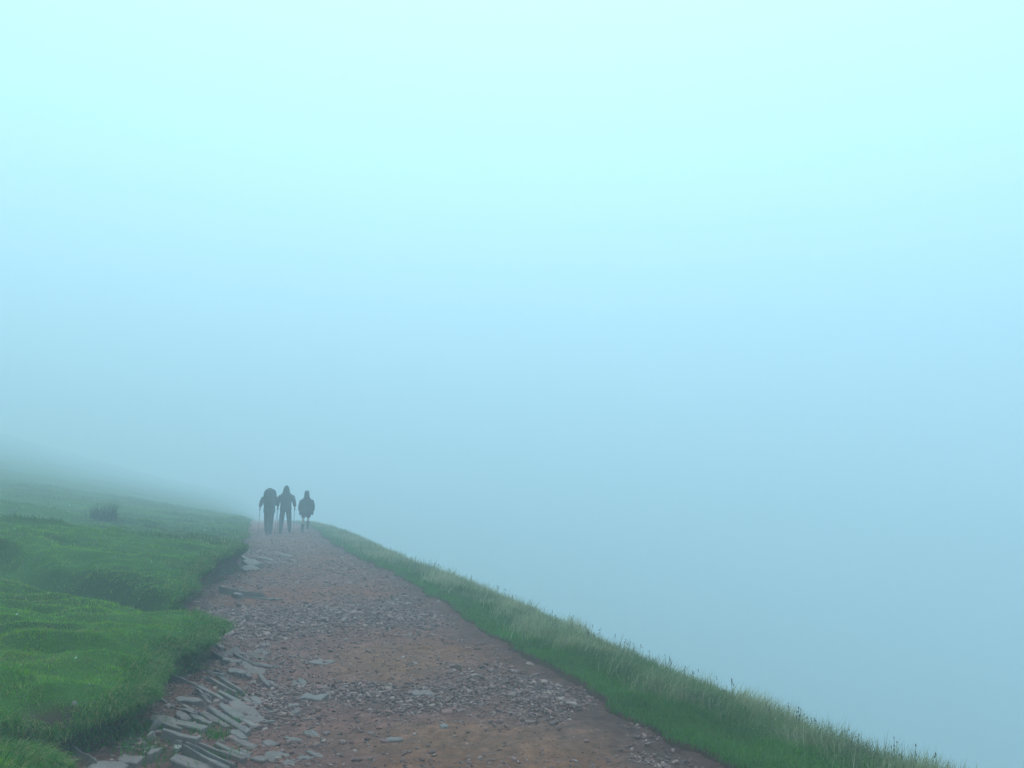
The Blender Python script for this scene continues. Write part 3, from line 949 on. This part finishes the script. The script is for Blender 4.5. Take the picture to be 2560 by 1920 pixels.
def walker(loc, rotz, J, label, jacket_m, trouser_m, rings, sleeve=0.076, shorts=False, hood=None, hood_m=None):
    """J: joint positions; builds body (top-level mesh) with clothing as children"""
    names = ["pelvis", "waist", "chest", "neck", "head", "crown", "shL", "elL", "wrL", "shR", "elR", "wrR", "hipL", "knL", "anL", "hipR", "knR", "anR"]
    idx = {k: i for i, k in enumerate(names)}
    E = [("pelvis", "waist"), ("waist", "chest"), ("chest", "neck"), ("neck", "head"), ("head", "crown"), ("chest", "shL"), ("shL", "elL"), ("elL", "wrL"),
         ("chest", "shR"), ("shR", "elR"), ("elR", "wrR"), ("pelvis", "hipL"), ("hipL", "knL"), ("knL", "anL"), ("pelvis", "hipR"), ("hipR", "knR"), ("knR", "anR")]
    rad = {"pelvis": (.14, .10), "waist": (.13, .09), "chest": (.15, .10), "neck": .055, "head": (.075, .09), "crown": (.065, .075), "shL": .06, "shR": .06,
           "elL": .042, "elR": .042, "wrL": .028, "wrR": .028, "hipL": .085, "hipR": .085, "knL": .055, "knR": .055, "anL": .038, "anR": .038}
    kk = J["crown"][2] / 1.70 * 0.84
    sc_ = lambda r: tuple(q_ * kk for q_ in r) if isinstance(r, tuple) else r * kk
    g = [skin_geo([J[k] for k in names], [(idx[a], idx[b]) for a, b in E], [sc_(rad[k]) for k in names], 1)]
    for s_, w_, e_ in ((-1, "wrL", "elL"), (1, "wrR", "elR")):
        g.append(hand(J[w_], Vector(J[w_]) - Vector(J[e_]), s_))
    hd = Vector(J["head"])
    g.append(skin_geo([tuple(hd + Vector((0, .07, .01))), tuple(hd + Vector((0, .108, -.015)))], [(0, 1)], [.012, .016], 1))    # nose
    body = solid("person", join(*g), M_SKIN)
    body.location = loc; body.rotation_euler = (0, 0, rotz)
    tag(body, label, "person")
    sl = [loft(rings)]
    for a, b, c in (("shL", "elL", "wrL"), ("shR", "elR", "wrR")):
        w_ = Vector(J[c]) * 0.96 + Vector(J[b]) * 0.04
        sl.append(skin_geo([J[a], tuple((Vector(J[a]) + Vector(J[b])) / 2), J[b], tuple(w_)], [(0, 1), (1, 2), (2, 3)], [sleeve * 1.25, sleeve * 1.1, sleeve, sleeve * .72], 1))
    solid("jacket", join(*sl), jacket_m, body)
    if hood: solid("hood", loft(hood, 16), hood_m or jacket_m, body)
    legs = []
    for a, b, c in (("hipL", "knL", "anL"), ("hipR", "knR", "anR")):
        if shorts:
            m_ = Vector(J[a]) * 0.25 + Vector(J[b]) * 0.75
            legs.append(skin_geo([J["pelvis"], J[a], tuple(m_)], [(0, 1), (1, 2)], [.12, .115, .095], 1))
        else:
            m_ = Vector(J[c]) + Vector((0, 0, -.03))
            legs.append(skin_geo([J["pelvis"], J[a], J[b], tuple((Vector(J[b]) + m_) / 2), tuple(m_)], [(0, 1), (1, 2), (2, 3), (3, 4)], [.135, .125, .096, .086, .078], 1))
    solid("shorts" if shorts else "trousers", join(*legs), trouser_m, body)
    for c, b in (("anL", "knL"), ("anR", "knR")):
        an = Vector(J[c]); sh = (an - Vector(J[b])).normalized()
        fw = Vector((0, 1, 0)); fw = (fw - sh * fw.dot(sh)).normalized()
        heel = an + sh * 0.055 - fw * 0.045; ball = an + sh * 0.06 + fw * 0.12; toe = an + sh * 0.065 + fw * 0.19
        solid("boot", skin_geo([tuple(an - sh * 0.10), tuple(an), tuple(heel), tuple(ball), tuple(toe)], [(0, 1), (1, 2), (1, 3), (3, 4)], [.058, .052, .042, .042, .030], 1), M_BOOT, body)
    return body

def ground(u_, v_):
    p = at(u_, v_, 0.03)
    return p.x, p.y, float(z_path(p.x, p.y))

def pole(person, wrist, direction, side, tip, label):
    """trekking pole from the hand to the ground; coordinates in the person's own frame"""
    mw = Matrix.Translation(person.location) @ Euler(person.rotation_euler).to_matrix().to_4x4()
    w = Vector(wrist); d = Vector(direction).normalized()
    gp = w + d * 0.095 + Vector((-side * 0.018, 0, 0))
    top = gp + Vector((0, 0, 0.07)); tp = Vector(tip)
    A, B = mw @ top, mw @ tp
    B.z = float(z_path(B.x, B.y)) - 0.01
    ax = (A - B)
    o = bpy.data.objects.new("trekking_pole", None); COL.objects.link(o)
    o.empty_display_size = 0.1
    o.location = B
    tag(o, label, "pole", "trekking poles")
    Z = Vector((0, 0, 0)); f = lambda k: tuple(ax * k)
    solid("shaft", tube((0, 0, 0), f(.92), .0075, .011), M_METAL, o)
    solid("grip", tube(f(.89), f(1.0), .016, .019), M_BLACK, o)
    solid("basket", tube(f(.045), f(.055), .034, .030, 12), M_BLACK, o)

def socks(body, J):
    for b, c in (("knL", "anL"), ("knR", "anR")):
        k_, a_ = Vector(J[b]), Vector(J[c])
        solid("sock", skin_geo([tuple(k_ * .78 + a_ * .22), tuple(k_ * .45 + a_ * .55), tuple(a_)], [(0, 1), (1, 2)], [.066, .072, .056], 1), M_BLACK, body)

# hiker bent under a rucksack
J1 = dict(pelvis=(0, -.02, .92), waist=(0, .02, 1.10), chest=(0, .12, 1.34), neck=(0, .22, 1.48), head=(0.0, .30, 1.57), crown=(0, .32, 1.66),
          shL=(-.20, .13, 1.40), elL=(-.30, .06, 1.16), wrL=(-.33, .20, 1.00), shR=(.20, .13, 1.40), elR=(.29, .06, 1.17), wrR=(.31, .22, 1.02),
          hipL=(-.09, -.02, .90), knL=(-.085, .10, .49), anL=(-.07, -.02, .09), hipR=(.09, -.02, .90), knR=(.07, .02, .49), anR=(.06, -.12, .10))
R1 = [(0, -.02, .78, .19, .15), (0, -.02, .86, .215, .165), (0, 0, 1.0, .205, .155), (0, .04, 1.15, .20, .15), (0, .10, 1.30, .225, .155), (0, .13, 1.41, .22, .13), (0, .17, 1.47, .13, .10), (0, .20, 1.50, .07, .07)]
H1 = [(0, .19, 1.46, .08, .08), (0, .25, 1.52, .115, .125), (0, .29, 1.60, .12, .13), (0, .30, 1.67, .10, .11), (0, .30, 1.715, .05, .06)]
x, y, z = ground(671, 1336)
p1 = walker((x, y, z), R(2), J1, "walker in dark clothes bent under a bulky rucksack, beside a hooded companion", M_NAVY, M_BLACK, R1, hood=H1)
# hooded hiker mid-stride
J2 = dict(pelvis=(0, 0, .95), waist=(0, .01, 1.13), chest=(0, .04, 1.36), neck=(0, .07, 1.51), head=(0, .10, 1.62), crown=(0, .10, 1.71),
          shL=(-.20, .05, 1.43), elL=(-.28, .02, 1.17), wrL=(-.30, .20, 1.00), shR=(.20, .05, 1.43), elR=(.30, -.02, 1.17), wrR=(.33, .14, .97),
          hipL=(-.10, 0, .93), knL=(-.135, -.02, .50), anL=(-.165, -.16, .11), hipR=(.10, 0, .93), knR=(.135, .14, .51), anR=(.165, .14, .09))
R2 = [(0, 0, .80, .20, .16), (0, 0, .90, .215, .165), (0, 0, 1.05, .20, .15), (0, .02, 1.2, .205, .15), (0, .04, 1.34, .23, .155), (0, .05, 1.44, .215, .135), (0, .06, 1.50, .14, .11), (0, .07, 1.53, .08, .08)]
H2 = [(0, .05, 1.49, .15, .12), (0, .07, 1.55, .13, .135), (0, .09, 1.63, .115, .135), (0, .09, 1.70, .095, .115), (0, .085, 1.755, .065, .08), (0, .08, 1.785, .03, .035)]
x, y, z = ground(712, 1334)
p2 = walker((x, y, z), R(-3), J2, "tall walker in hooded jacket and long trousers, legs apart in mid-stride", M_GREEN, M_CHAR, R2, hood=H2)
# shorter walker in a loose coat and shorts, one foot lifted behind
J3 = dict(pelvis=(0, 0, .84), waist=(0, .01, .99), chest=(0, .04, 1.20), neck=(0, .06, 1.34), head=(0, .09, 1.45), crown=(0, .09, 1.53),
          shL=(-.17, .04, 1.26), elL=(-.24, -.02, 1.02), wrL=(-.245, .05, .80), shR=(.17, .04, 1.26), elR=(.25, .0, 1.02), wrR=(.255, .06, .80),
          hipL=(-.085, 0, .82), knL=(-.11, .03, .45), anL=(-.115, -.02, .09), hipR=(.085, 0, .82), knR=(.08, .06, .45), anR=(.075, -.30, .34))
R3 = [(0, 0, .69, .255, .19), (0, 0, .72, .265, .20), (0, 0, .85, .265, .20), (0, .01, 1.0, .245, .185), (0, .03, 1.15, .215, .165), (0, .04, 1.26, .18, .135), (0, .05, 1.33, .12, .10), (0, .06, 1.37, .08, .08)]
H3 = [(0, .05, 1.32, .125, .11), (0, .06, 1.38, .10, .115), (0, .08, 1.46, .098, .118), (0, .08, 1.54, .085, .10), (0, .08, 1.585, .078, .085), (0, .08, 1.60, .05, .05)]
x, y, z = ground(764, 1332)
p3 = walker((x, y, z), R(-2), J3, "shorter walker in loose hooded coat and shorts with bare legs", M_NAVY, M_SHORT, R3, sleeve=.075, shorts=True, hood=H3)
socks(p3, J3)

# rucksack on the bent walker's back
pk = bpy.data.objects.new("rucksack", None); COL.objects.link(pk)
pk.location = p1.matrix_basis @ Vector((0, -.17, 1.08))
pk.rotation_euler = (R(-16), 0, R(2))
tag(pk, "bulky dark rucksack on the back of the bent walker", "backpack")
rr = []
for (z_, rx, ry) in ((-.10, .10, .07), (-.06, .165, .11), (.05, .195, .135), (.20, .22, .15), (.36, .235, .15), (.46, .225, .14), (.52, .19, .11)):
    rr.append((0, -.02, z_, rx, ry))
solid("pack_body", loft(rr, 24), M_PACK, pk)
solid("lid", loft([(0, -.01, .47, .20, .12), (0, -.01, .50, .215, .145), (0, -.01, .55, .195, .135), (0, 0, .60, .14, .10), (0, 0, .625, .06, .05)], 24), M_PACKG, pk)
solid("pocket", loft([(0, -.13, .02, .08, .03), (0, -.14, .06, .11, .045), (0, -.14, .22, .11, .045), (0, -.13, .27, .07, .025)], 16), M_PACK, pk)
for s_ in (-1, 1):
    solid("side_pocket", loft([(s_ * .165, 0, -.03, .03, .06), (s_ * .18, 0, .02, .045, .075), (s_ * .185, 0, .18, .04, .07), (s_ * .175, 0, .21, .02, .05)], 14), M_PACK, pk)
    solid("shoulder_strap", skin_geo([(s_ * .10, .09, .36), (s_ * .13, .19, .42), (s_ * .135, .30, .34), (s_ * .15, .28, .16), (s_ * .15, .12, .02)],
                                     [(0, 1), (1, 2), (2, 3), (3, 4)], [(.012, .03)] * 5, 1), M_BLACK, pk)

for P_, J_, who, specs in ((p1, J1, "the walker with a rucksack", (("L", -1, (-.36, .10, 0), "left"), ("R", 1, (.20, -.25, 0), "right"))),
                           (p2, J2, "the tall hooded walker", (("L", -1, (-.27, -.20, 0), "left"), ("R", 1, (.30, -.15, 0), "right")))):
    for key, sd, tip_, nm in specs:
        w_, e_ = Vector(J_["wr" + key]), Vector(J_["el" + key])
        pole(P_, w_, w_ - e_, sd, tip_, f"thin trekking pole in the {nm} hand of {who}")

# ------------------------------------------------------------------ the mist
bx0, bx1, by0, by1, bz0, bz1 = -96, 170, -60, 232, -98, 27.5
hv = [(x_, y_, z_) for x_ in (bx0, bx1) for y_ in (by0, by1) for z_ in (bz0, bz1)]
hf = [(0, 1, 3, 2), (4, 6, 7, 5), (0, 4, 5, 1), (2, 3, 7, 6), (0, 2, 6, 4), (1, 5, 7, 3)]
M_HAZE = bpy.data.materials.new("mist")
M_HAZE.use_nodes = True
t = M_HAZE.node_tree
t.nodes.remove(t.nodes["Principled BSDF"])
pv_ = t.nodes.new("ShaderNodeVolumePrincipled")
pv_.inputs["Color"].default_value = (0.81, 0.905, 0.965, 1)
pv_.inputs["Density"].default_value = 0.0170
pv_.inputs["Anisotropy"].default_value = 0.0
t.links.new(pv_.outputs[0], t.nodes["Material Output"].inputs["Volume"])
hm = bpy.data.meshes.new("haze")
hm.from_pydata(hv, [], hf); hm.materials.append(M_HAZE); hm.update()
haze = link("haze", hm)
tag(haze, "thick pale blue mist hiding the far hillside and valley", "mist", kind="stuff")
